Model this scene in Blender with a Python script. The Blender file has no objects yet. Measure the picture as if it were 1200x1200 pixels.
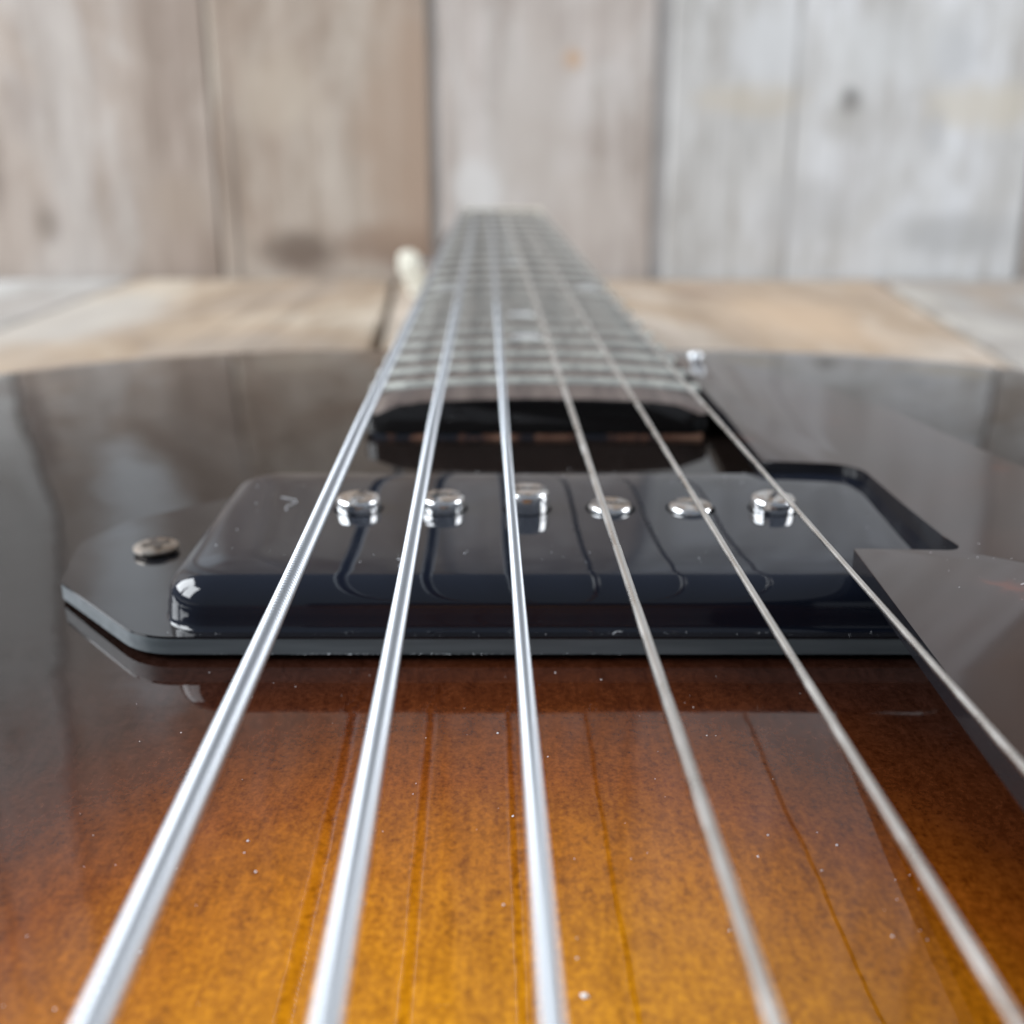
import bpy, bmesh, math, random
from mathutils import Matrix, Vector, noise as mnoise

random.seed(7)
R = math.radians
S = 0.001                                   # everything below is written in millimetres
sc = bpy.context.scene
COL = sc.collection

# ------------------------------------------------------------------ camera
PITCH = 17.7
cam_d = bpy.data.cameras.new("camera")
cam = bpy.data.objects.new("camera", cam_d)
COL.objects.link(cam)
cam.location = (0, 0, 0)
cam.rotation_euler = (R(90 - PITCH), 0, 0)
cam_d.sensor_width = 36
cam_d.lens = 39.0
cam_d.clip_start = 0.004
cam_d.clip_end = 50
cam_d.dof.use_dof = True
cam_d.dof.focus_distance = 0.096
cam_d.dof.aperture_fstop = 24.0
sc.camera = cam

# ------------------------------------------------------------------ light
w = bpy.data.worlds.new("World")
sc.world = w
w.use_nodes = True
bg = w.node_tree.nodes["Background"]
bg.inputs["Color"].default_value = (0.80, 0.88, 1.0, 1)
bg.inputs["Strength"].default_value = 0.23


def area_lamp(name, loc, target, sx, sy, power, color):
    d = bpy.data.lights.new(name, "AREA")
    d.shape = "RECTANGLE"
    d.size, d.size_y = sx * S, sy * S
    d.energy = power
    d.color = color
    o = bpy.data.objects.new(name, d)
    COL.objects.link(o)
    o.location = Vector(loc) * S
    o.rotation_euler = (Vector(target) - Vector(loc)).to_track_quat("-Z", "Y").to_euler()
    return o


# two tall window panes to the left of the bench
for wy in (-480, 580):
    area_lamp("window_light", (-1950, wy, 1150), (0, 450, 0), 960, 1500, 46, (0.92, 0.96, 1.0))
# a smaller one across the room on the right
area_lamp("side_window_light", (2100, 250, 1100), (0, 450, 0), 1300, 1400, 44, (0.95, 0.97, 1.0))

sc.view_settings.view_transform = "Standard"
sc.view_settings.look = "None"
sc.view_settings.exposure = 0.41
sc.view_settings.gamma = 1.0
sc.cycles.use_denoising = True
sc.cycles.max_bounces = 10

# ------------------------------------------------------------------ helpers
WM = {}                                      # world matrices, kept by hand


def link(name, me, mats, parent=None, M=None):
    M = M or Matrix.Identity(4)
    o = bpy.data.objects.new(name, me)
    COL.objects.link(o)
    if me is not None and mats is not None:
        for m in (mats if isinstance(mats, (list, tuple)) else [mats]):
            me.materials.append(m)
    if parent is not None:
        o.parent = parent
        o.matrix_parent_inverse = WM[parent.name].inverted()
    o.matrix_basis = M
    WM[o.name] = M
    return o


def T(x, y, z):
    return Matrix.Translation(Vector((x, y, z)) * S)


def finish(bm, angle=38, name="mesh", normals=True):
    bmesh.ops.scale(bm, vec=(S, S, S), verts=bm.verts)
    if normals:
        bmesh.ops.recalc_face_normals(bm, faces=bm.faces)
    me = bpy.data.meshes.new(name)
    bm.to_mesh(me)
    bm.free()
    for p in me.polygons:
        p.use_smooth = True
    if angle:
        me.set_sharp_from_angle(angle=R(angle))
    return me


def pydata(verts, faces, angle=38, name="mesh"):
    me = bpy.data.meshes.new(name)
    me.from_pydata([(a * S, b * S, c * S) for a, b, c in verts], [], faces)
    me.update()
    for p in me.polygons:
        p.use_smooth = True
    if angle:
        me.set_sharp_from_angle(angle=R(angle))
    return me


def tag(o, label=None, cat=None, group=None, kind=None):
    if label: o["label"] = label
    if cat: o["category"] = cat
    if group: o["group"] = group
    if kind: o["kind"] = kind
    return o


def fillet(pts, radii, n=6):
    out = []
    N = len(pts)
    for i in range(N):
        p, a, b = Vector(pts[i]), Vector(pts[i - 1]), Vector(pts[(i + 1) % N])
        r = radii[i]
        if r <= 0:
            out.append(tuple(p)); continue
        u, v = (a - p).normalized(), (b - p).normalized()
        ang = u.angle(v)
        d = min(r / math.tan(ang / 2), (a - p).length * .49, (b - p).length * .49)
        r = d * math.tan(ang / 2)
        c = p + (u + v).normalized() * (r / math.sin(ang / 2))
        s, e = p + u * d, p + v * d
        a0 = math.atan2(s.y - c.y, s.x - c.x)
        a1 = math.atan2(e.y - c.y, e.x - c.x)
        da = (a1 - a0 + math.pi) % (2 * math.pi) - math.pi
        for k in range(n + 1):
            t = a0 + da * k / n
            out.append((c.x + r * math.cos(t), c.y + r * math.sin(t)))
    return out


def prism(pts, z0, z1, bev=0.0, seg=2, side_mat=None, bot_bev=0.0):
    bm = bmesh.new()
    lo = [bm.verts.new((x, y, z0(x, y) if callable(z0) else z0)) for x, y in pts]
    hi = [bm.verts.new((x, y, z1(x, y) if callable(z1) else z1)) for x, y in pts]
    n = len(pts)
    top = bm.faces.new(hi)
    bm.faces.new(lo[::-1])
    sides = [bm.faces.new((lo[i], lo[(i + 1) % n], hi[(i + 1) % n], hi[i])) for i in range(n)]
    if side_mat is not None:
        for f in sides: f.material_index = side_mat
    if bev:
        bmesh.ops.bevel(bm, geom=list(top.edges), offset=bev, segments=seg, affect="EDGES", profile=.5, material=0)
    return bm


def box_bm(x0, x1, y0, y1, z0, z1, bev=0.0, seg=2):
    bm = bmesh.new()
    bmesh.ops.create_cube(bm, size=1)
    for v in bm.verts:
        v.co = Vector(((x0 + x1) / 2 + v.co.x * (x1 - x0), (y0 + y1) / 2 + v.co.y * (y1 - y0),
                       (z0 + z1) / 2 + v.co.z * (z1 - z0)))
    if bev:
        bmesh.ops.bevel(bm, geom=bm.edges[:], offset=bev, segments=seg, affect="EDGES", profile=.5)
    return bm


def lathe(profile, n=40):
    verts, faces = [], []
    for r, z in profile:
        for k in range(n):
            a = 2 * math.pi * k / n
            verts.append((r * math.cos(a), r * math.sin(a), z))
    m = len(profile)
    for j in range(m - 1):
        for k in range(n):
            a, b = j * n + k, j * n + (k + 1) % n
            faces.append((a, b, b + n, a + n))
    faces.append(tuple(range(n))[::-1])
    faces.append(tuple((m - 1) * n + k for k in range(n)))
    return verts, faces


def tube(path, radius, n=10):
    """tube mesh data along a polyline; radius a number or a list"""
    verts, faces = [], []
    P = [Vector(p) for p in path]
    for i, p in enumerate(P):
        d = (P[min(i + 1, len(P) - 1)] - P[max(i - 1, 0)]).normalized()
        side = d.cross(Vector((0, 0, 1)))
        if side.length < 1e-4: side = Vector((1, 0, 0))
        side.normalize()
        up = side.cross(d)
        r = radius[i] if isinstance(radius, (list, tuple)) else radius
        for k in range(n):
            a = 2 * math.pi * k / n
            q = p + (side * math.cos(a) + up * math.sin(a)) * r
            verts.append(tuple(q))
    for i in range(len(P) - 1):
        for k in range(n):
            a, b = i * n + k, i * n + (k + 1) % n
            faces.append((a, b, b + n, a + n))
    faces.append(tuple(range(n))[::-1])
    faces.append(tuple((len(P) - 1) * n + k for k in range(n)))
    return verts, faces


# ------------------------------------------------------------------ materials
class NT:
    def __init__(self, name):
        self.m = bpy.data.materials.new(name)
        self.m.use_nodes = True
        self.t = self.m.node_tree
        self.b = self.t.nodes["Principled BSDF"]
        self.co = self.t.nodes.new("ShaderNodeTexCoord").outputs["Object"]

    def node(self, kind, **kw):
        n = self.t.nodes.new(kind)
        for k, v in kw.items():
            if k in n.inputs and not hasattr(n, k):
                self.put(n.inputs[k], v)
            else:
                setattr(n, k, v)
        return n

    def put(self, sock, v):
        if isinstance(v, bpy.types.NodeSocket): self.t.links.new(v, sock)
        elif sock.type == "RGBA" and len(v) == 3: sock.default_value = (*v, 1)
        else: sock.default_value = v

    def math(self, op, a, b=None, c=None, clamp=False):
        n = self.t.nodes.new("ShaderNodeMath")
        n.operation = op; n.use_clamp = clamp
        for i, v in enumerate((a, b, c)):
            if v is not None: self.put(n.inputs[i], v)
        return n.outputs[0]

    def vmath(self, op, a, b=None):
        n = self.t.nodes.new("ShaderNodeVectorMath")
        n.operation = op
        self.put(n.inputs[0], a)
        if b is not None: self.put(n.inputs[1], b)
        return n.outputs["Value"] if op in ("LENGTH", "DISTANCE", "DOT_PRODUCT") else n.outputs["Vector"]

    def noise(self, scale=1, detail=4, rough=.55, vec=None, stretch=None, dist=0, offset=(0, 0, 0)):
        v = vec or self.co
        mp = self.t.nodes.new("ShaderNodeMapping")
        self.put(mp.inputs["Vector"], v)
        mp.inputs["Scale"].default_value = stretch or (1, 1, 1)
        mp.inputs["Location"].default_value = offset
        n = self.t.nodes.new("ShaderNodeTexNoise")
        self.put(n.inputs["Vector"], mp.outputs[0])
        n.inputs["Scale"].default_value = scale
        n.inputs["Detail"].default_value = detail
        n.inputs["Roughness"].default_value = rough
        n.inputs["Distortion"].default_value = dist
        return n.outputs["Fac"]

    def ramp(self, fac, stops, interp="LINEAR"):
        n = self.t.nodes.new("ShaderNodeValToRGB")
        self.put(n.inputs[0], fac)
        cr = n.color_ramp
        cr.interpolation = interp
        while len(cr.elements) < len(stops): cr.elements.new(.5)
        for e, (p, c) in zip(cr.elements, stops):
            e.position = p
            e.color = (c, c, c, 1) if isinstance(c, (int, float)) else (*c, 1)
        return n.outputs[0]

    def mix(self, fac, a, b, blend="MIX"):
        n = self.t.nodes.new("ShaderNodeMix")
        n.data_type = "RGBA"; n.blend_type = blend
        self.put(n.inputs[0], fac); self.put(n.inputs[6], a); self.put(n.inputs[7], b)
        return n.outputs[2]

    def sep(self, vec=None):
        n = self.t.nodes.new("ShaderNodeSeparateXYZ")
        self.put(n.inputs[0], vec or self.co)
        return n.outputs

    def bump(self, h, strength, dist):
        n = self.t.nodes.new("ShaderNodeBump")
        n.inputs["Strength"].default_value = strength
        n.inputs["Distance"].default_value = dist
        self.put(n.inputs["Height"], h)
        self.put(self.b.inputs["Normal"], n.outputs[0])

    def set(self, **kw):
        names = dict(color="Base Color", rough="Roughness", metal="Metallic", ior="IOR", spec="Specular IOR Level",
                     coat="Coat Weight", coat_rough="Coat Roughness")
        for k, v in kw.items(): self.put(self.b.inputs[names[k]], v)
        return self.m


def make_lacquer():
    n = NT("sunburst_lacquer")
    x, y, z = n.sep()
    dx = n.math("MULTIPLY", n.math("SUBTRACT", x, 0.001), 1.42)
    dy = n.math("SUBTRACT", y, 0.018)
    r = n.math("SQRT", n.math("ADD", n.math("MULTIPLY", dx, dx), n.math("MULTIPLY", dy, dy)))
    cloud = n.noise(35, 3, .5)
    r = n.math("ADD", r, n.math("MULTIPLY", n.math("SUBTRACT", cloud, .5), 0.012))
    t = n.math("DIVIDE", r, 0.15)
    col = n.ramp(t, [(0.0, (.52, .23, .008)), (.27, (.415, .160, .004)), (.355, (.310, .102, .004)), (.44, (.165, .042, .004)), (.52, (.064, .0155, .004)),
                     (.60, (.028, .009, .005)), (.74, (.012, .007, .006)), (1.0, (.010, .007, .006))])
    # the wood's own mottled figure under the stain
    f1 = n.noise(2000, 5, .72, stretch=(1, .8, 1))
    f2 = n.noise(700, 3, .55, stretch=(1, .5, 1))
    f3 = n.noise(1700, 2, .5, stretch=(1, .02, 1))
    m = n.math("ADD", n.math("MULTIPLY", f1, .62), n.math("ADD", n.math("MULTIPLY", f2, .24), n.math("MULTIPLY", f3, .13)))
    mott = n.ramp(m, [(.35, (.46, .37, .31)), (.49, (.95, .92, .88)), (.63, (1.42, 1.5, 1.6))])
    col = n.mix(1.0, col, mott, "MULTIPLY")
    wob = n.noise(28, 2, .5)
    fine = n.noise(160, 2, .5)
    n.bump(n.math("ADD", n.math("MULTIPLY", wob, 1.0), n.math("MULTIPLY", fine, .10)), .35, 0.0006)
    scr = n.noise(260, 4, .65, stretch=(1, .1, 1))
    n.set(color=col, rough=n.ramp(scr, [(.3, .022), (.75, .065)]), ior=1.48)
    return n.m


def plastic(name, color, rough=.06, wob=.25, ior=1.5, scale=60, dist=.0004):
    n = NT(name)
    sm = n.noise(120, 3, .6)
    n.set(color=color, rough=n.ramp(sm, [(.3, rough * .6), (.8, rough * 1.5)]), ior=ior)
    n.bump(n.noise(scale, 2, .5), wob, dist)
    return n.m


def make_guard():
    n = NT("tortoise_plastic")
    a = n.noise(55, 3, .55, dist=.8)
    b = n.noise(130, 4, .6, dist=.4)
    m = n.math("ADD", n.math("MULTIPLY", a, .65), n.math("MULTIPLY", b, .35))
    col = n.ramp(m, [(.30, (.016, .009, .008)), (.60, (.024, .012, .010)), (.69, (.10, .022, .010)), (.75, (.03, .012, .010))])
    n.set(color=col, rough=.09, ior=1.5)
    n.bump(n.noise(22, 2, .5), .22, .0006)
    return n.m


def metal(name, color, rough, dirt=None, scale=900):
    n = NT(name)
    g = n.noise(scale, 4, .6)
    col = color
    if dirt:
        col = n.mix(n.ramp(n.noise(420, 4, .65), [(.50, 0.0), (.68, 1.0)]), color, dirt)
    n.set(color=col, metal=1.0, rough=n.ramp(g, [(.3, rough * .7), (.75, rough * 1.6)]))
    n.bump(g, .06, .00003)
    return n.m


def make_pole():
    n = NT("screw_nickel")
    geo = n.node("ShaderNodeNewGeometry")
    nz = n.sep(geo.outputs["Normal"])[2]
    up = n.ramp(nz, [(.80, 0.0), (.95, 1.0)])
    grime = n.ramp(n.noise(600, 4, .65), [(.40, 0.0), (.62, 1.0)])
    f = n.math("MULTIPLY", up, n.math("MULTIPLY", grime, .9))
    n.set(color=n.mix(f, (.78, .79, .80), (.42, .31, .22)), metal=1.0,
          rough=n.math("ADD", .11, n.math("MULTIPLY", f, .32)))
    n.bump(n.noise(1400, 4, .6), .25, .00006)
    return n.m


def make_rosewood():
    n = NT("rosewood")
    g = n.noise(500, 4, .6, stretch=(1, .05, 1))
    c = n.ramp(g, [(.35, (.055, .040, .037)), (.5, (.092, .069, .062)), (.7, (.15, .12, .105))])
    n.set(color=c, rough=.42, ior=1.5)
    n.bump(g, .3, .0002)
    return n.m


def wood(name, cA, cB, cC, axis=2, seed=0, spots=(), grain=1.0, rough=.75):
    """weathered board: three tones along the grain, pores, cracks and shaped stains.
    spots: (u, v, ru, rv, colour, strength) in metres, u across, v along the grain"""
    n = NT(name)
    k_ = .77 if axis == 2 else .70
    cA, cB, cC = [tuple(q * k_ for q in c) for c in (cA, cB, cC)]
    spots = [(u, v, ru, rv, tuple(q * .80 for q in c), s_) for (u, v, ru, rv, c, s_) in spots]
    st = (1, 1, .045) if axis == 2 else (1, .045, 1)
    off = (seed * 3.1, seed * 1.7, seed * 2.3)
    g1 = n.noise(38 * grain, 5, .6, stretch=st, dist=.25, offset=off)
    g2 = n.noise(190 * grain, 4, .6, stretch=st, offset=off)
    cl = n.noise(7, 5, .6, stretch=(1, 1, .55) if axis == 2 else (1, .55, 1), offset=off, dist=.6)
    base = n.ramp(cl, [(.38, cB), (.50, cA), (.60, cC)])
    gr = n.ramp(n.math("ADD", n.math("MULTIPLY", g1, .6), n.math("MULTIPLY", g2, .4)),
                [(.33, (.78, .75, .72)), (.50, (.98, .97, .965)), (.66, (1.08, 1.08, 1.09))])
    col = n.mix(1.0, base, gr, "MULTIPLY")
    fl = n.ramp(n.noise(34, 4, .7, stretch=(1, 1, .3) if axis == 2 else (1, .3, 1), offset=(seed, 2, 5)),
                [(.34, (.84, .82, .80)), (.50, (1, 1, 1)), (.66, (1.07, 1.07, 1.07))])
    col = n.mix(1.0, col, fl, "MULTIPLY")
    crack = n.ramp(n.noise(60 * grain, 3, .5, stretch=(1, 1, .012) if axis == 2 else (1, .012, 1), offset=off),
                   [(.30, 1.0), (.335, 0.0)])
    col = n.mix(n.math("MULTIPLY", crack, .55), col, (.10, .085, .075))
    co = n.sep()
    U, V = co[0], co[2] if axis == 2 else co[1]
    wob = n.noise(16, 4, .65, offset=off)
    for (u, v, ru, rv, c, s) in spots:
        a = n.math("DIVIDE", n.math("SUBTRACT", U, u), ru)
        b = n.math("DIVIDE", n.math("SUBTRACT", V, v), rv)
        d = n.math("SQRT", n.math("ADD", n.math("MULTIPLY", a, a), n.math("MULTIPLY", b, b)))
        d = n.math("ADD", d, n.math("MULTIPLY", n.math("SUBTRACT", wob, .5), 1.1))
        f = n.ramp(d, [(.25, 1.0), (1.0, 0.0)], "EASE")
        col = n.mix(n.math("MULTIPLY", f, s), col, c)
    n.set(color=col, rough=rough, spec=.25)
    n.bump(n.math("ADD", g1, n.math("MULTIPLY", g2, .6)), .5, .0015)
    return n.m


M_body = make_lacquer()
M_cover = plastic("black_plastic", (.0065, .0085, .015), .05, .30, scale=45, dist=.0006)
M_plate = plastic("black_plate_plastic", (.010, .010, .012), .07, .30, scale=60, dist=.0006)
M_guard = make_guard()
M_pole = make_pole()
M_chrome = metal("chrome", (.80, .82, .84), .08)
M_satin = metal("satin_chrome", (.72, .75, .78), .42)
M_oldscrew = metal("tarnished_steel", (.44, .40, .36), .34, (.20, .13, .08))
M_fret = metal("fret_nickel", (.66, .67, .62), .45)
M_rose = make_rosewood()
M_plain = metal("plain_steel", (.70, .695, .68), .30, None, 200)
n_ = NT("wound_nickel")
M_wound = n_.set(color=(.42, .445, .475), metal=1.0, rough=.46)
M_neck = plastic("dark_neck_finish", (.022, .010, .007), .10)
M_head = plastic("black_headstock_finish", (.010, .009, .009), .08)
M_ivory = plastic("cream_plastic", (.90, .88, .76), .25, .1)
M_nut = plastic("bone", (.70, .66, .55), .35, .1)
M_pearl = plastic("pearl_inlay", (.55, .56, .58), .25, .1)
n_ = NT("bare_mahogany")
M_bare = n_.set(color=n_.ramp(n_.noise(260, 3, .6, stretch=(1, 1, 1)), [(.44, (.03, .035, .05)), (.53, (.30, .14, .09)), (.64, (.55, .30, .20))]), rough=.6)
n_ = NT("sawn_plastic_edge")
M_edge = n_.set(color=n_.ramp(n_.noise(900, 4, .6, stretch=(.06, 1, 1)), [(.35, (.075, .088, .095)), (.65, (.115, .13, .14))]), rough=.42)
n_ = NT("dark_gap")
M_gap = n_.set(color=n_.ramp(n_.noise(20, 3), [(.3, (.36, .35, .345)), (.7, (.46, .45, .445))]), rough=.9)
n_ = NT("lint")
M_lint = n_.set(color=(.80, .82, .85), rough=.9)
n_ = NT("recess_dirt_shade")
M_slot = n_.set(color=(.05, .038, .03), rough=.8)  # dark tone: dirt plus the painted shade of the screw's cross recess

# ------------------------------------------------------------------ setting: plank wall and plank tabletop
TABLE_Z = -110.0
WALL_Y = 1080.0


def wavy_board(name, x0, x1, y0, y1, z0, z1, mat, parent, axis, seed, wob=1.2, xa=None):
    """a thick board whose long edges wander a little; xa = (x0, x1) at the far end when it tapers"""
    rnd = random.Random(seed)
    N = 9
    bm = bmesh.new()
    rings = []
    for i in range(N):
        t = i / (N - 1)
        a0, a1 = (x0, x1) if xa is None else (x0 + (xa[0] - x0) * t, x1 + (xa[1] - x1) * t)
        a0 += rnd.uniform(-wob, wob); a1 += rnd.uniform(-wob, wob)
        if axis == 2:
            z = z0 + (z1 - z0) * t
            cs = [(a0, y1, z), (a1, y1, z), (a1, y0 + 2, z), (a1 - 2, y0, z), (a0 + 2, y0, z), (a0, y0 + 2, z)]
        else:
            y = y0 + (y1 - y0) * t
            cs = [(a0, y, z0), (a1, y, z0), (a1, y, z1 - 2), (a1 - 2, y, z1), (a0 + 2, y, z1), (a0, y, z1 - 2)]
        rings.append([bm.verts.new(c) for c in cs])
    for r0, r1 in zip(rings, rings[1:]):
        for k in range(6):
            bm.faces.new((r0[k], r0[(k + 1) % 6], r1[(k + 1) % 6], r1[k]))
    bm.faces.new(rings[0][::-1]); bm.faces.new(rings[-1])
    return link(name, finish(bm, 30), mat, parent)


wall = link("wall", finish(box_bm(-1700, 1700, WALL_Y + 6.3, WALL_Y + 40, TABLE_Z - 40, 1300)), M_gap)
tag(wall, "weathered grey and brown vertical plank wall behind the guitar", kind="structure")
gB, gG, gW = (.40, .335, .28), (.45, .425, .40), (.58, .575, .56)
brown_spots = [(-.09, -.09, .05, .03, (.16, .11, .085), .75), (-.085, 0, .025, .2, (.36, .255, .19), .6), (-.2715, .09, .004, .10, (.62, .57, .48), .45), (-.20, -.085, .060, .028, (.16, .12, .095), .9), (-.11, -.08, .08, .028, (.24, .165, .12), .8),
               (-.10, .02, .06, .16, (.38, .28, .21), .7), (-.21, .06, .05, .05, (.52, .45, .37), .6)]
left_spots = [(-.44, -.06, .02, .03, (.22, .18, .15), .7), (-.45, .05, .03, .05, (.30, .25, .22), .5),
              (-.31, -.04, .035, .04, (.36, .29, .23), .5), (-.40, .43, .06, .20, (.80, .82, .84), .95), (-.485, .2, .02, .3, (.22, .18, .16), .8), (-.335, .3, .03, .3, (.30, .24, .20), .6)]
mid_spots = [(.055, .085, .012, .012, (.55, .35, .20), .7), (.02, .03, .05, .12, (.50, .45, .41), .6),
             (.08, -.04, .05, .05, (.55, .50, .46), .5), (-.03, -.03, .03, .04, (.70, .71, .71), .6)]
right_spots = [(.309, .050, .016, .018, (.16, .16, .16), .85), (.309, .035, .05, .03, (.40, .38, .35), .5),
               (.22, .05, .07, .02, (.56, .51, .43), .7), (.43, .045, .08, .03, (.62, .56, .45), .6),
               (.40, .09, .03, .04, (.45, .46, .47), .5), (.39, .02, .015, .03, (.42, .42, .42), .5),
               (.27, -.05, .06, .05, (.50, .50, .50), .6), (.42, -.07, .09, .03, (.40, .40, .40), .6),
               (.23, .10, .05, .05, (.68, .70, .72), .6), (.34, .09, .06, .05, (.70, .72, .73), .5)]
boards = [(-1560, -1290, "brown", gB, (.38, .31, .26), gG, ()), (-1284, -1030, "grey", gG, gB, gW, ()),
          (-1026, -770, "brown", gB, gG, (.52, .45, .38), ()), (-764, -502, "pale", gW, gG, gW, ()),
          (-496, -275.6, "left", (.455, .39, .34), (.36, .295, .25), (.52, .475, .44), left_spots),
          (-274, -78, "brownish", (.45, .385, .325), (.345, .27, .215), (.51, .45, .39), brown_spots),
          (-67, 129.5, "pinkish", (.54, .495, .465), (.455, .405, .37), (.60, .575, .555), mid_spots),
          (145.5, 482, "whitish", (.63, .635, .63), (.54, .54, .53), (.70, .715, .73), right_spots),
          (488, 760, "grey", gG, gB, gW, ()), (766, 1010, "pale", gW, gG, gW, ()),
          (1016, 1290, "brown", gB, gG, (.52, .45, .38), ()), (1296, 1560, "grey", gG, gB, gW, ())]
for i, (x0, x1, nm, a, b, c, sp) in enumerate(boards):
    m = wood("weathered_board", a, b, c, 2, i + 1, sp)
    dy = (1, 0, 2, 1, 1.5, -.5, 1, 0, 2, 1, 1, 0)[i]
    wavy_board("plank", x0, x1, WALL_Y + dy, WALL_Y + 6, TABLE_Z - 2, 1290, m, wall, 2, i)

table = link("tabletop", finish(box_bm(-1700, 1700, -700, WALL_Y + 11, TABLE_Z - 60, TABLE_Z - 24)), M_gap)
tag(table, "worn light brown plank tabletop under the guitar", kind="structure")
tan, tang, tgr = (.47, .365, .265), (.42, .35, .285), (.43, .41, .385)


def seamL(y): return -84 - .073 * (y - 699)
def seamR(y): return 281 + .147 * (y - 609)


ya, yb = -690.0, WALL_Y - 6
tb = [(-900, -1010, -560, -620, tgr, tang, (.56, .55, .53), ()),
      (-552, -612, -300, -362, tgr, (.45, .42, .39), (.56, .55, .53), ()),
      (-294, -356, seamL(ya) - 3, seamL(yb) - 3, tan, tang, (.60, .52, .42), [(-.32, .80, .09, .22, (.47, .45, .42), .7)]),
      (seamL(ya) + 3, seamL(yb) + 3, seamR(ya) - 3, seamR(yb) - 3, tan, (.47, .37, .29), (.61, .53, .45),
       [(.155, .96, .028, .05, (.24, .17, .13), .75), (.21, .80, .07, .2, (.58, .43, .30), .7), (-.08, .80, .05, .2, (.64, .57, .49), .6)]),
      (seamR(ya) + 3, seamR(yb) + 3, 480, 640, tgr, tang, (.58, .55, .50), ()),
      (486, 646, 760, 930, tan, tang, tgr, ())]
for i, (a0, a0f, a1, a1f, a, b, c, sp) in enumerate(tb):
    m = wood("table_board", a, b, c, 1, i + 21, sp)
    wavy_board("plank", a0, a1, ya, yb, TABLE_Z - 23, TABLE_Z - (.6 * (i % 2)), m, table, 1, 40 + i, .8, (a0f, a1f))

# ------------------------------------------------------------------ the guitar
def axis_x(y): return 4.2 - .0222 * (y - 177)
BRIDGE_SHIFT = (.9, .85, .4, -.3, .1, 0)     # the saddles are not quite evenly spaced
def str_x(i, y): return 7.31 - .025 * y + (i - 2.5) / 5 * (50.35 - .02333 * y) + BRIDGE_SHIFT[i] * max(0, 1 - y / 140)
def str_z(y): return -35.40 + .0162 * y


root = link("guitar", None, None, None, T(axis_x(40), 40, TABLE_Z))
tag(root, "glossy amber to black sunburst guitar lying on its back with black pickup", "guitar")

# --- body: arched top inside a closed outline
half = [(0, 267), (34, 267), (62, 265), (90, 256), (114, 239), (134, 213), (146, 180), (149, 150), (143, 112), (131, 76),
        (121, 44), (118, 18), (123, -12), (140, -48), (166, -92), (186, -136), (192, -176), (180, -214), (148, -244), (98, -262), (46, -269), (0, -271)]


def catmull(pts, per):
    out = []
    for i in range(len(pts) - 1):
        p0, p1, p2, p3 = (Vector(pts[max(i - 1, 0)]), Vector(pts[i]), Vector(pts[i + 1]), Vector(pts[min(i + 2, len(pts) - 1)]))
        for k in range(per):
            t = k / per
            out.append(.5 * ((2 * p1) + (p2 - p0) * t + (2 * p0 - 5 * p1 + 4 * p2 - p3) * t * t + (3 * p1 - p0 - 3 * p2 + p3) * t ** 3))
    out.append(Vector(pts[-1]))
    return out


rh = catmull(half, 10)
OUT = [Vector((p.x + axis_x(p.y), p.y)) for p in rh] + [Vector((-p.x + axis_x(p.y), p.y)) for p in rh[-2:0:-1]]
FALL, FALLW = 2.6, 74.0


def edge_dist(x, y):
    q = Vector((x, y))
    return min((q - o).length_squared for o in OUT) ** .5


def sp(t, k):
    return k * math.log1p(math.exp(max(-40, min(40, t / k))))


def body_z(x, y, d=None):
    if d is None: d = edge_dist(x, y)
    z = -49.52 + .022 * (y - 105)
    z += .086 * (sp(y - 118, 10) - sp(y - 169, 10) * 1.0)
    if y < 30: z -= .0002 * (30 - y) ** 2 - .022 * (30 - y) * .3
    if d < FALLW: z -= FALL * (1 - d / FALLW) ** 2
    return z


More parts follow.
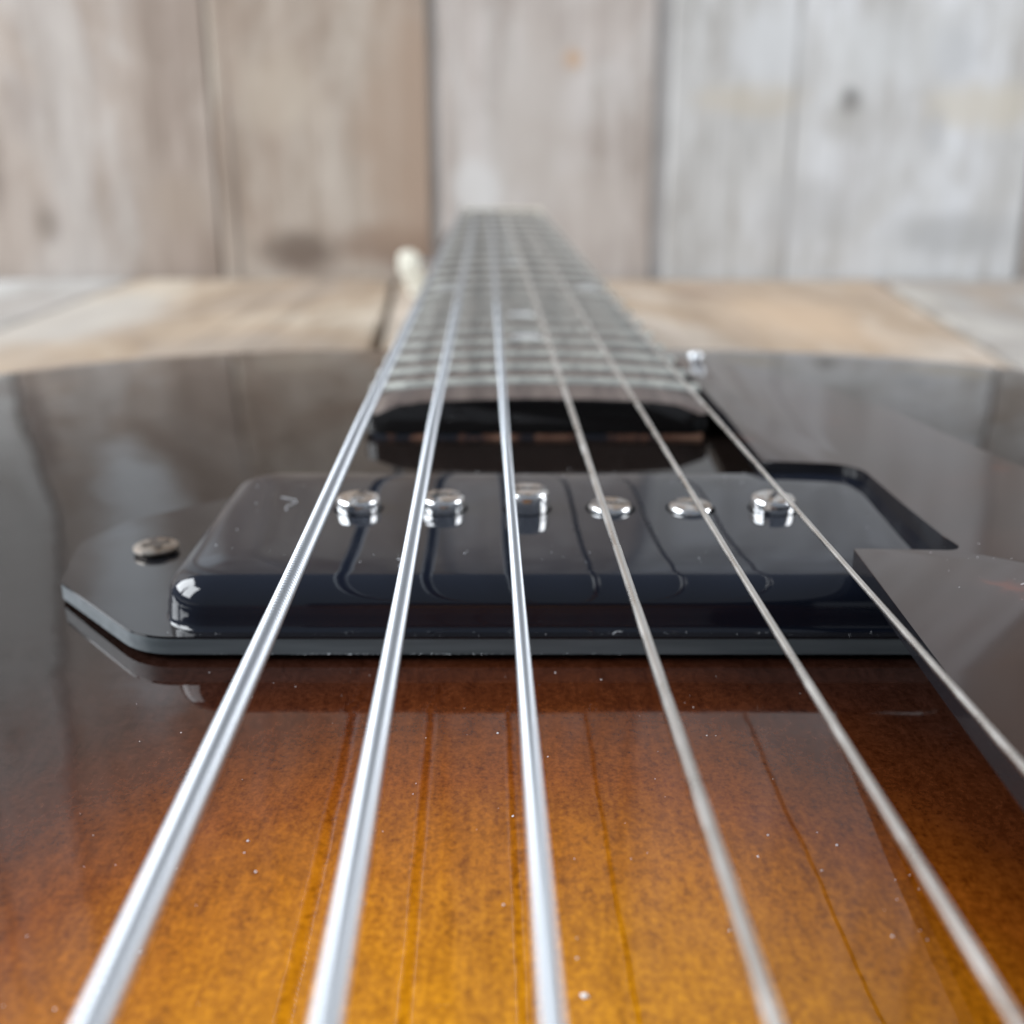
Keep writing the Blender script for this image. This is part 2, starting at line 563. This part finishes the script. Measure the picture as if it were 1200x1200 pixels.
def build_body():
    C = Vector((axis_x(0), 0))
    n = len(OUT)
    rings = 46
    verts, faces = [(C.x, C.y, body_z(C.x, C.y, 150))], []
    zr = []
    for j in range(1, rings + 1):
        t = (j / rings)
        for o in OUT:
            p = C + (o - C) * t
            d = edge_dist(p.x, p.y) if j < rings else 0
            d = max(d, 0)
            verts.append((p.x, p.y, body_z(p.x, p.y, d)))
    for k in range(n):
        faces.append((0, 1 + k, 1 + (k + 1) % n))
    def ring(verts_ring):
        s = len(verts); verts.extend(verts_ring); return s
    last = 1 + (rings - 1) * n
    for j in range(rings - 1):
        a = 1 + j * n
        for k in range(n):
            faces.append((a + k, a + n + k, a + n + (k + 1) % n, a + (k + 1) % n))
    # rounded rim then the sides and a gently domed back
    prof = [(.55, .12), (1.0, .5), (1.25, 1.2), (1.3, 3.0)]
    prev = last
    for off, dn in prof:
        s = ring([])
        for k in range(n):
            o = OUT[k]; nb, na = OUT[k - 1], OUT[(k + 1) % n]
            tn = (na - nb).normalized(); nn = Vector((-tn.y, tn.x))
            if nn.dot(o - C) < 0: nn = -nn
            x, y, z = verts[last + k]
            verts.append((x + nn.x * off, y + nn.y * off, z - dn))
        for k in range(n):
            faces.append((prev + k, s + k, s + (k + 1) % n, prev + (k + 1) % n))
        prev = s
    for sc_, z in ((1.0, TABLE_Z + 6), (.992, TABLE_Z + 3), (.96, TABLE_Z + 1.2), (.7, TABLE_Z + .4), (.3, TABLE_Z + .2)):
        s = ring([])
        for k in range(n):
            x, y, _ = verts[last + 3 * n + n + k] if False else verts[prev_rim + k] if 'prev_rim' in locals() else verts[prev + k]
            verts.append((C.x + (x - C.x) * sc_, C.y + (y - C.y) * sc_, z))
        if 'prev_rim' not in locals(): prev_rim = prev
        for k in range(n):
            faces.append((prev + k, s + k, s + (k + 1) % n, prev + (k + 1) % n))
        prev = s
    c = len(verts); verts.append((C.x, C.y, TABLE_Z + .2))
    for k in range(n):
        faces.append((prev + k, c, prev + (k + 1) % n))
    me = pydata(verts, faces, 60)
    bm = bmesh.new(); bm.from_mesh(me)
    bmesh.ops.recalc_face_normals(bm, faces=bm.faces)
    bm.to_mesh(me); bm.free()
    return me


body = link("body", build_body(), M_body, root)

# --- neck, tongue under the fretboard, headstock
NUT_Y, END_Y = 615.0, 176.5
SCALE = 622.0
def half_w(y): return 28.7 + (21.8 - 28.7) * (y - END_Y) / (NUT_Y - END_Y)
def fb_top(y): return -37.0 + (y - END_Y) * (10.2 / (NUT_Y - END_Y))


def loft(sections, angle=40):
    verts, faces = [], []
    n = len(sections[0])
    for s in sections: verts.extend(s)
    for j in range(len(sections) - 1):
        for k in range(n):
            a, b = j * n + k, j * n + (k + 1) % n
            faces.append((a, b, b + n, a + n))
    faces.append(tuple(range(n))[::-1])
    faces.append(tuple((len(sections) - 1) * n + k for k in range(n)))
    me = pydata(verts, faces, None)
    bm = bmesh.new(); bm.from_mesh(me)
    bmesh.ops.recalc_face_normals(bm, faces=bm.faces)
    bm.to_mesh(me); bm.free()
    me.set_sharp_from_angle(angle=R(angle))
    return me


def neck_section(y, depth, wfac=.985, top=None):
    hw = half_w(y) * wfac
    zt = (fb_top(y) - 6.0) if top is None else top
    pts = [(axis_x(y) - hw, y, zt)]
    for k in range(1, 12):
        a = math.pi * k / 12
        pts.append((axis_x(y) - hw * math.cos(a), y, zt - depth * math.sin(a) ** .8))
    pts.append((axis_x(y) + hw, y, zt))
    return pts


secs = [neck_section(y, d) for y, d in ((236, 2.0), (262, 3.0), (268.6, 40), (280, 34), (300, 22), (340, 17), (450, 15.5), (570, 14.5), (612, 14), (622, 12))]
neck = link("neck", loft(secs), M_neck, root)
HA = R(15)


def hp(u, x, v):
    """headstock frame: u along it, x across (from the axis), v above its face"""
    y = NUT_Y + 5 + u * math.cos(HA) + v * math.sin(HA)
    return (axis_x(y) + x, y, -32.6 - u * math.sin(HA) + v * math.cos(HA))


hs_out = fillet([(-23, 0), (23, 0), (30, 22), (36, 60), (38, 118), (39, 160), (16, 168), (0, 160), (-16, 168), (-39, 160), (-38, 118), (-36, 60), (-30, 22)],
                [1, 1, 12, 20, 20, 6, 12, 6, 12, 6, 20, 20, 12], 4)
hs_v, hs_f = [], []
for v in (-14, 0):
    hs_v += [hp(u, x, v) for x, u in hs_out]
k_ = len(hs_out)
hs_f = [tuple(range(k_))[::-1], tuple(range(k_, 2 * k_))] + [(i, (i + 1) % k_, k_ + (i + 1) % k_, k_ + i) for i in range(k_)]
head = link("headstock", pydata(hs_v, hs_f, 30), M_head, root)

# --- fretboard with its frets and dots
def fb_section(y, hw, zoff=0.0, bottom=None):
    zt = fb_top(y) + zoff
    pts = []
    K = 14
    e = 1.5
    for k in range(K + 1):
        x = -hw + 2 * hw * k / K
        z = zt - x * x / 610.0
        if k in (0, K): z -= e
        elif k in (1, K - 1): z -= e * .15
        pts.append((axis_x(y) + x, y, z))
    zb = zt - 6.0 if bottom is None else bottom
    pts += [(axis_x(y) + hw, y, zb), (axis_x(y) - hw, y, zb)]
    return pts


fsec = []
for yy, inset, dz in ((END_Y, 3.4, -.35), (END_Y + .25, 2.3, -.12), (END_Y + .9, 1.2, -.03), (END_Y + 2.2, .4, 0), (END_Y + 4.5, 0, 0)):
    fsec.append(fb_section(yy, half_w(yy) - inset, dz, fb_top(END_Y) - 5.9))
for k in range(1, 9):
    yy = END_Y + 4.5 + (NUT_Y - 2 - END_Y - 4.5) * k / 8
    fsec.append(fb_section(yy, half_w(yy)))
fretboard = link("fretboard", loft(fsec, 30), M_rose, root)
# end of the board is lacquered black
fretboard.data.materials.append(M_head)
for p in fretboard.data.polygons:
    if p.normal.y < -.55 or (p.center.y < (END_Y + 2.3) * S and p.normal.z < .5): p.material_index = 1
tongue = box_bm(axis_x(180) - 27.0, axis_x(180) + 27.0, END_Y + .4, 236, -44.6, -42.95)
for v in tongue.verts:
    if v.co.y > 200: v.co.z += 1.6 if v.co.z > -44 else -2
link("neck_tongue", finish(tongue, 30), M_bare, root)


def fret_y(n): return NUT_Y - SCALE * (1 - 2 ** (-n / 12))


for n in range(1, 21):
    y = fret_y(n)
    hw = half_w(y) - .25
    sections = []
    for k in range(13):
        x = -hw + 2 * hw * k / 12
        z = fb_top(y) - x * x / 610.0 - (.12 if k in (0, 12) else 0)
        cs = []
        for a in range(7):
            t = math.pi * a / 6
            cs.append((axis_x(y) + x, y - 1.15 * math.cos(t), z - .15 + 1.15 * math.sin(t)))
        sections.append(cs)
    link("fret", loft(sections, 50), M_fret, fretboard)

dv, df = lathe([(3.1, 0), (3.1, .10), (2.9, .12)], 20)
dot_me = pydata(dv, df, 40)
dot_me.materials.append(M_pearl)
for n, xs in ((3, (0,)), (5, (0,)), (7, (0,)), (9, (0,)), (12, (-19, 20)), (15, (0,)), (17, (0,))):
    y = (fret_y(n) + fret_y(n - 1)) / 2
    for x in xs:
        tilt = Matrix.Rotation(math.atan(x / 305.0), 4, "Y")
        link("inlay_dot", dot_me, None, fretboard, T(axis_x(y) + x, y, fb_top(y) - x * x / 610.0 - .05) @ tilt)

link("nut", finish(box_bm(axis_x(NUT_Y) - 21.6, axis_x(NUT_Y) + 21.6, NUT_Y - 1.9, NUT_Y + 3, -32.8, -25.9, .5)), M_nut, root)

# --- tuners, three a side, cream buttons
bv = fillet([(-4.6, 0), (4.6, 0), (7.6, 5.5), (6.2, 12), (-6.2, 12), (-7.6, 5.5)], [2, 2, 4, 4, 4, 4], 4)
btn = prism(bv, -3.6, 3.6, 1.4, 3)
btn_me = finish(btn, 40)
btn_me.materials.append(M_ivory)
posts = []
for side in (-1, 1):
    for j in range(3):
        u = 34 + j * 42
        p0 = Vector(hp(u, side * 20, -17)); p1 = Vector(hp(u, -46.5 if side < 0 else 32, -17))
        v1, f1 = tube([p0, p0.lerp(p1, .5), p1], 2.4, 12)
        pv, pf = tube([hp(u, side * 20, -14), hp(u, side * 20, 6), hp(u, side * 20, 10)], [3.2, 3.0, 2.6], 14)
        o_ = len(v1)
        v1 += pv; f1 += [tuple(i + o_ for i in f) for f in pf]
        tn = link("tuner", pydata(v1, f1, 40), M_chrome, root)
        # button's long axis points sideways, its flat face along the headstock
        rot = Matrix(((0, side, 0), (0, 0, side), (1, 0, 0))).to_4x4() @ Matrix.Rotation(R(14), 4, "Y")
        link("tuner_button", btn_me, None, tn, Matrix.Translation(p1 * S) @ rot)
        posts.append((side, j, hp(u, side * 20, 7)))

# --- pickup: rounded cover with screw holes on a dog-eared plate
PX, PY = 6.4, 126.5
tiltM = Matrix.Rotation(math.atan(.034), 4, "X")
PM = T(PX, PY, -48.55 + .034 * (PY - 105)) @ tiltM


def rr_ring(hx, hy, rad, z, per=8):
    rad = max(rad, .4)
    pts = []
    for cx, cy, a0 in ((hx - rad, hy - rad, 0), (-hx + rad, hy - rad, 90), (-hx + rad, -hy + rad, 180), (hx - rad, -hy + rad, 270)):
        for k in range(per + 1):
            a = R(a0 + 90 * k / per)
            pts.append((cx + rad * math.cos(a), cy + rad * math.sin(a), z))
    return pts


HX, HY, HZ = 43.2, 19.9, 7.75
OFFX, OFFY = 0, -1.2
prof = [(-.6, 1.85), (-.3, 1.95), (-.1, 2.2), (0, 2.6), (.05, 3.6), (.15, 4.3)]
for k in range(0, 9):
    a = R(90 * k / 8)
    prof.append((.2 + 3.2 * (1 - math.cos(a)), 4.3 + (HZ - .36 - 4.3) * math.sin(a)))
prof += [(4.6, HZ - .20), (6.8, HZ - .08), (10, HZ - .01), (14, HZ)]
secs = [[(q[0] + OFFX, q[1] + OFFY, q[2]) for q in rr_ring(HX - d, HY - d, 5.5 - d * .55, z_)] for d, z_ in prof]
cover_me = loft(secs, 50)
HOLES = [417, 518, 618, 717, 813, 911]
pole_xs = [(p - 600) / 1300 * 130.6 - PX for p in HOLES]
cutter = bmesh.new()
for x in pole_xs:
    bmesh.ops.create_cone(cutter, cap_ends=True, segments=40, radius1=2.95 * S, radius2=2.95 * S, depth=7 * S,
                          matrix=T(x, .6, HZ + .2))
cut_me = bpy.data.meshes.new("cut"); cutter.to_mesh(cut_me); cutter.free()
co_ = bpy.data.objects.new("cut_tool", cut_me); COL.objects.link(co_)
cv_ = bpy.data.objects.new("cover_work", cover_me); COL.objects.link(cv_)
md = cv_.modifiers.new("b", "BOOLEAN"); md.operation = "DIFFERENCE"; md.solver = "EXACT"; md.object = co_
dg = bpy.context.evaluated_depsgraph_get()
pk_me = bpy.data.meshes.new_from_object(cv_.evaluated_get(dg))
bpy.data.objects.remove(cv_); bpy.data.objects.remove(co_)
for p in pk_me.polygons: p.use_smooth = True
pk_me.set_sharp_from_angle(angle=R(45))
pickup = link("pickup", None, None, root, PM)
pk_me.materials.clear()
link("pickup_cover", pk_me, M_cover, pickup, PM)

ear = fillet([(-44.6, -22.4), (44.6, -22.4), (58.0, -8.2), (60.2, 4), (57, 12), (44, 22.6), (-44, 22.6), (-57, 12), (-60.2, 4), (-58.0, -8.2)],
             [8, 8, 2, 5, 5, 4, 4, 5, 5, 2], 6)
pl = prism(ear, 0, 2.0, .28, 2, side_mat=1)
link("mounting_plate", finish(pl, 30), [M_plate, M_edge], pickup, PM)


def slotted_head(r, h, dome, slot, ang, depth=.9):
    """cheese head with a domed top and a real screwdriver slot"""
    bm = bmesh.new()
    K = 22
    for sgn in (-1, 1):
        a0 = math.asin(slot / 2 / r)
        cols = []
        prof_ = [(1.0, -2.6), (1.0, -1.1), (.975, -.35), (.95, -.10), (.91, .02)] + [(.91 * math.cos(R(t)), .02 + dome * math.sin(R(t))) for t in (20, 40, 60, 78)]
        for k in range(K + 1):
            t = a0 + (math.pi - 2 * a0) * k / K
            px, py = r * math.cos(t), r * math.sin(t)
            col_ = []
            for f, z in prof_:
                yy = slot / 2 + (py - slot / 2) * f
                col_.append(bm.verts.new((px * f, sgn * yy, h + z)))
            cols.append(col_)
        for c0, c1 in zip(cols, cols[1:]):
            for j in range(len(prof_) - 1):
                bm.faces.new((c0[j], c1[j], c1[j + 1], c0[j + 1]))
        tops = [c[-1] for c in cols]
        bm.faces.new(tops)
        # slot wall
        wall_ = [c for c in cols[0]] + [c for c in cols[-1]][::-1]
        bm.faces.new(wall_)
    v, f = lathe([(r * .90, h - 4.2), (r * .90, h - depth + .01)], 40)
    vs = [bm.verts.new(p) for p in v]
    for q in f: bm.faces.new([vs[i] for i in q])
    bmesh.ops.rotate(bm, verts=bm.verts, cent=(0, 0, 0), matrix=Matrix.Rotation(R(ang), 3, "Z"))
    return bm


lift = [1.45, 1.55, 2.35, .55, .45, 1.45]
slot_ang = [80, 12, 4, 172, 150, 62]
for x, l, sa in zip(pole_xs, lift, slot_ang):
    link("pole_screw", finish(slotted_head(2.68, l, .24, .8, sa, .9 if sa == 62 else .28), 35), M_pole, pickup, PM @ T(x, .6, HZ))
for sgn in (-1, 1):
    v, f = lathe([(2.0, -.6), (2.3, .3), (2.7, .5), (2.68, .75), (2.3, .92), (1.5, 1.02), (.6, 1.06)], 32)
    nf = len(f)
    for a in (28, 118):  # raised dark cross; dirt and shade of a recess put into its colour
        c_, s_ = math.cos(R(a)), math.sin(R(a))
        b = len(v)
        for zz in (.6, 1.16):
            for lx, ly in ((-1.45, -.40), (1.45, -.40), (1.45, .40), (-1.45, .40)):
                sc2 = 1.15 if zz > .9 else 1
                v.append((sc2 * (lx * c_ - ly * s_), sc2 * (lx * s_ + ly * c_), zz - .04 * (abs(lx) > 1) + a * 1e-5))
        f += [(b, b + 3, b + 2, b + 1), (b + 4, b + 5, b + 6, b + 7)] + [(b + k, b + (k + 1) % 4, b + 4 + (k + 1) % 4, b + 4 + k) for k in range(4)]
    ms = pydata(v, f, 50)
    for p_ in ms.polygons[nf:]: p_.material_index = 1
    link("mounting_screw", ms, [M_oldscrew, M_slot], pickup, PM @ T(sgn * 49.8, 1.2, 2.0))

# --- pickguard: traced on its own plane above the body, 2 mm thick
GZ = -38.5
guard_pts = [(33.4, 143.1), (33.7, 172), (33.2, 195), (32.4, 215), (32.4, 224), (42, 224), (46, 215), (60.6, 176), (65.8, 145.3), (76, 96), (92, 60), (100, 30), (96, -30),
             (84, -60), (70, -60), (60, -20), (42, 10), (34.5, 40), (33.6, 62), (34.1, 78.6), (34.5, 88.4), (35.35, 108.2),
             (47.2, 107.4), (46.1, 112), (45.7, 123.2), (45.5, 141.4)]
guard_r = [.3, 30, 40, 5, 3, 4, 10, 30, 30, 20, 20, 20, 20, 10, 10, 20, 30, 30, 40, 60, 60, .15, 2.4, 6, 30, 4.5]
gp = fillet(guard_pts, guard_r, 5)


def guard_z(x, y): return GZ


gb = prism(gp, GZ - 2.4, GZ, .15, 2, side_mat=1)
guard = link("pickguard", finish(gb, 30), [M_guard, M_plate], root)
sv, sf = lathe([(1.2, -3), (1.2, .4), (1.7, .45), (1.75, .9), (1.5, 1.5), (1.0, 1.85), (.4, 2.0)], 28)
link("guard_screw", pydata(sv, sf, 50), M_satin, guard, T(36.6, 220.5, GZ + .1) @ Matrix.Scale(.8, 4))

# --- strings: three wound, three plain
rad = [.81, .71, .54, .39, .30, .26]
pitch = [.56, .45, .36]
ordp = sorted(posts, key=lambda q: (q[0], q[1]))
left = [q for q in posts if q[0] < 0]; right = [q for q in posts if q[0] > 0]
post_for = [left[0][2], left[1][2], left[2][2], right[2][2], right[1][2], right[0][2]]
BR_Y = -18.0
for i in range(6):
    path, rr, prof_n = [], [], 12
    rw = rad[i]
    yt = -150.0
    path.append((str_x(i, BR_Y) * 1.0, yt, -46.0)); rr.append(rw)
    ys = [BR_Y, 0, 18]
    wound = i < 3
    if wound:
        y = 20.0
        while y < 250:
            ys.append(y); y += pitch[i] / 8
    ys += [252 + k * (NUT_Y - 252) / 10 for k in range(11)]
    for y in ys:
        sz = str_z(y)
        if y < 60: sz += 0
        path.append((str_x(i, y), y, sz)); rr.append(rw)
    px, py, pz = post_for[i]
    path.append((px, py, pz)); rr.append(rw)
    if wound:
        verts, faces = [], []
        n = 18
        for p, y in zip(path, [None, *ys, None]):
            for k in range(n):
                a = 2 * math.pi * k / n
                r_ = rw
                if y is not None and 20 <= y < 250:
                    ph = math.pi * (y / pitch[i]) - a * .5
                    u_ = 2 * ((ph / math.pi) % 1.0) - 1
                    r_ = rw - .46 * pitch[i] * (1 - math.sqrt(max(0, 1 - u_ * u_ * .97)))
                verts.append((p[0] + r_ * math.cos(a), p[1], p[2] + r_ * math.sin(a)))
        m_ = len(path)
        for j in range(m_ - 1):
            for k in range(n):
                a, b = j * n + k, j * n + (k + 1) % n
                faces.append((a, b, b + n, a + n))
        faces.append(tuple(range(n))[::-1]); faces.append(tuple((m_ - 1) * n + k for k in range(n)))
        me = pydata(verts, faces, None)
        s_ = link("string", me, M_wound, root)
        s_["label"] = ["thick wound string, leftmost and heaviest", "wound string, second from the left", "thinnest of the wound strings"][i]
    else:
        v, f = tube(path, rw, 14)
        s_ = link("string", pydata(v, f, None), M_plain, root)
        s_["label"] = ["heaviest plain steel string", "plain steel string, second from the right", "thinnest plain steel string at the pickguard edge"][i - 3]

# --- bridge and tailpiece behind the camera carry the strings
bz = body_z(axis_x(BR_Y), BR_Y)
br = box_bm(axis_x(BR_Y) - 62, axis_x(BR_Y) + 62, BR_Y - 5, BR_Y + 5, bz - .3, str_z(BR_Y) - .7, 1.5, 3)
link("bridge", finish(br, 30), M_rose, root)
tp = prism(fillet([(-36 + axis_x(-150), -146), (36 + axis_x(-150), -146), (24 + axis_x(-200), -268), (-24 + axis_x(-200), -268)], [6, 6, 4, 4]), -48.5, -44.0, .8)
link("tailpiece", finish(tp, 30), M_chrome, root)

# ------------------------------------------------------------------ dust and lint lying on the guitar
def fibre(cx, cy, zf, length, seed, r=.035, ang=0.0, curl=.8):
    rnd = random.Random(seed)
    x, y, a = cx, cy, ang
    pts = []
    for k in range(14):
        pts.append((x, y, zf(x, y) + r + abs(math.sin(k * .5)) * .12))
        a += rnd.uniform(-curl, curl)
        x += math.cos(a) * length / 14; y += math.sin(a) * length / 14
    return tube(pts, r, 5)


def cover_z(x, y):
    q = PM @ Vector(((x - PX) * S, (y - PY) * S, HZ * S))
    return q.z / S


def plate_z(x, y):
    q = PM @ Vector(((x - PX) * S, (y - PY) * S, 2.0 * S))
    return q.z / S


for (x, y, zf, ln, sd, an, cu, lab) in (
        (-28.5, 131.0, cover_z, 7, 3, -.1, 1.0, "curly white fibre on black pickup cover left of the strings"),
        (10.3, 104.6, plate_z, 2.6, 8, .7, .5, "tiny white fibre on front lip of the pickup plate"),
        (48.2, 98.0, guard_z, 3.2, 11, .2, 1.1, "curly white fibre on dark pickguard at right"),
        (-11.8, 108.9, lambda x, y: cover_z(x, y) - .2, 3.0, 15, 1.3, .5, "short white fibre standing by the second string on pickup cover")):
    v, f = fibre(x, y, zf, ln, sd, .03 if ln > 3 else .034, an, cu)
    o = link("lint_fibre", pydata(v, f, None), M_lint)
    tag(o, lab, "lint", "white lint fibres on the guitar")

vs, fs = [], []
rnd = random.Random(5)


def speck(x, y, z, r):
    b = len(vs)
    a = rnd.uniform(0, 3)
    s1, s2 = rnd.uniform(.6, 1.5), rnd.uniform(.5, 1.1)
    for dx, dy, dz in ((1, 0, 0), (0, 1, 0), (-1, 0, 0), (0, -1, 0), (0, 0, .8), (0, 0, -.3)):
        ex, ey = dx * s1, dy * s2
        vs.append((x + r * (ex * math.cos(a) - ey * math.sin(a)), y + r * (ex * math.sin(a) + ey * math.cos(a)), z + r * dz))
    for q in ((0, 1, 4), (1, 2, 4), (2, 3, 4), (3, 0, 4), (1, 0, 5), (2, 1, 5), (3, 2, 5), (0, 3, 5)):
        fs.append(tuple(b + i for i in q))


for _ in range(120):
    x, y = rnd.uniform(-36, 46), rnd.uniform(50, 102)
    if x > 30 and y > 60: continue
    speck(x, y, body_z(x, y, 100), rnd.choice((.035, .05, .06, .08, .11)))
for _ in range(16):
    speck(rnd.uniform(-30, 30), rnd.uniform(52, 98), body_z(0, 75, 100), rnd.choice((.10, .13, .16)))
speck(4.6, 57.5, body_z(4.6, 57.5, 100) + .1, .28)
for _ in range(170):
    x, y = rnd.uniform(-33, 44), rnd.uniform(110, 143)
    speck(x, y, cover_z(x, y) - .05, rnd.choice((.03, .04, .05, .09)))
for _ in range(70):
    x, y = rnd.uniform(-36, 40), rnd.uniform(104.2, 106)
    speck(x, y, plate_z(x, y), rnd.choice((.03, .05, .07)))
for _ in range(90):                           # scuffed lower edge of the plate
    x = rnd.choice((rnd.uniform(-32, 12), rnd.uniform(-22, -2)))
    speck(x, PY - 22.45, -48.55 - .034 * 1 + rnd.uniform(.0, .12), rnd.choice((.04, .05, .08)))
for _ in range(60):
    x, y = rnd.uniform(42, 62), rnd.uniform(70, 110)
    speck(x, y, guard_z(x, y), rnd.choice((.03, .04, .06)))
dust = link("dust", pydata(vs, fs, None), M_lint)
tag(dust, "white dust specks scattered over the lacquer and black plastic", kind="stuff")
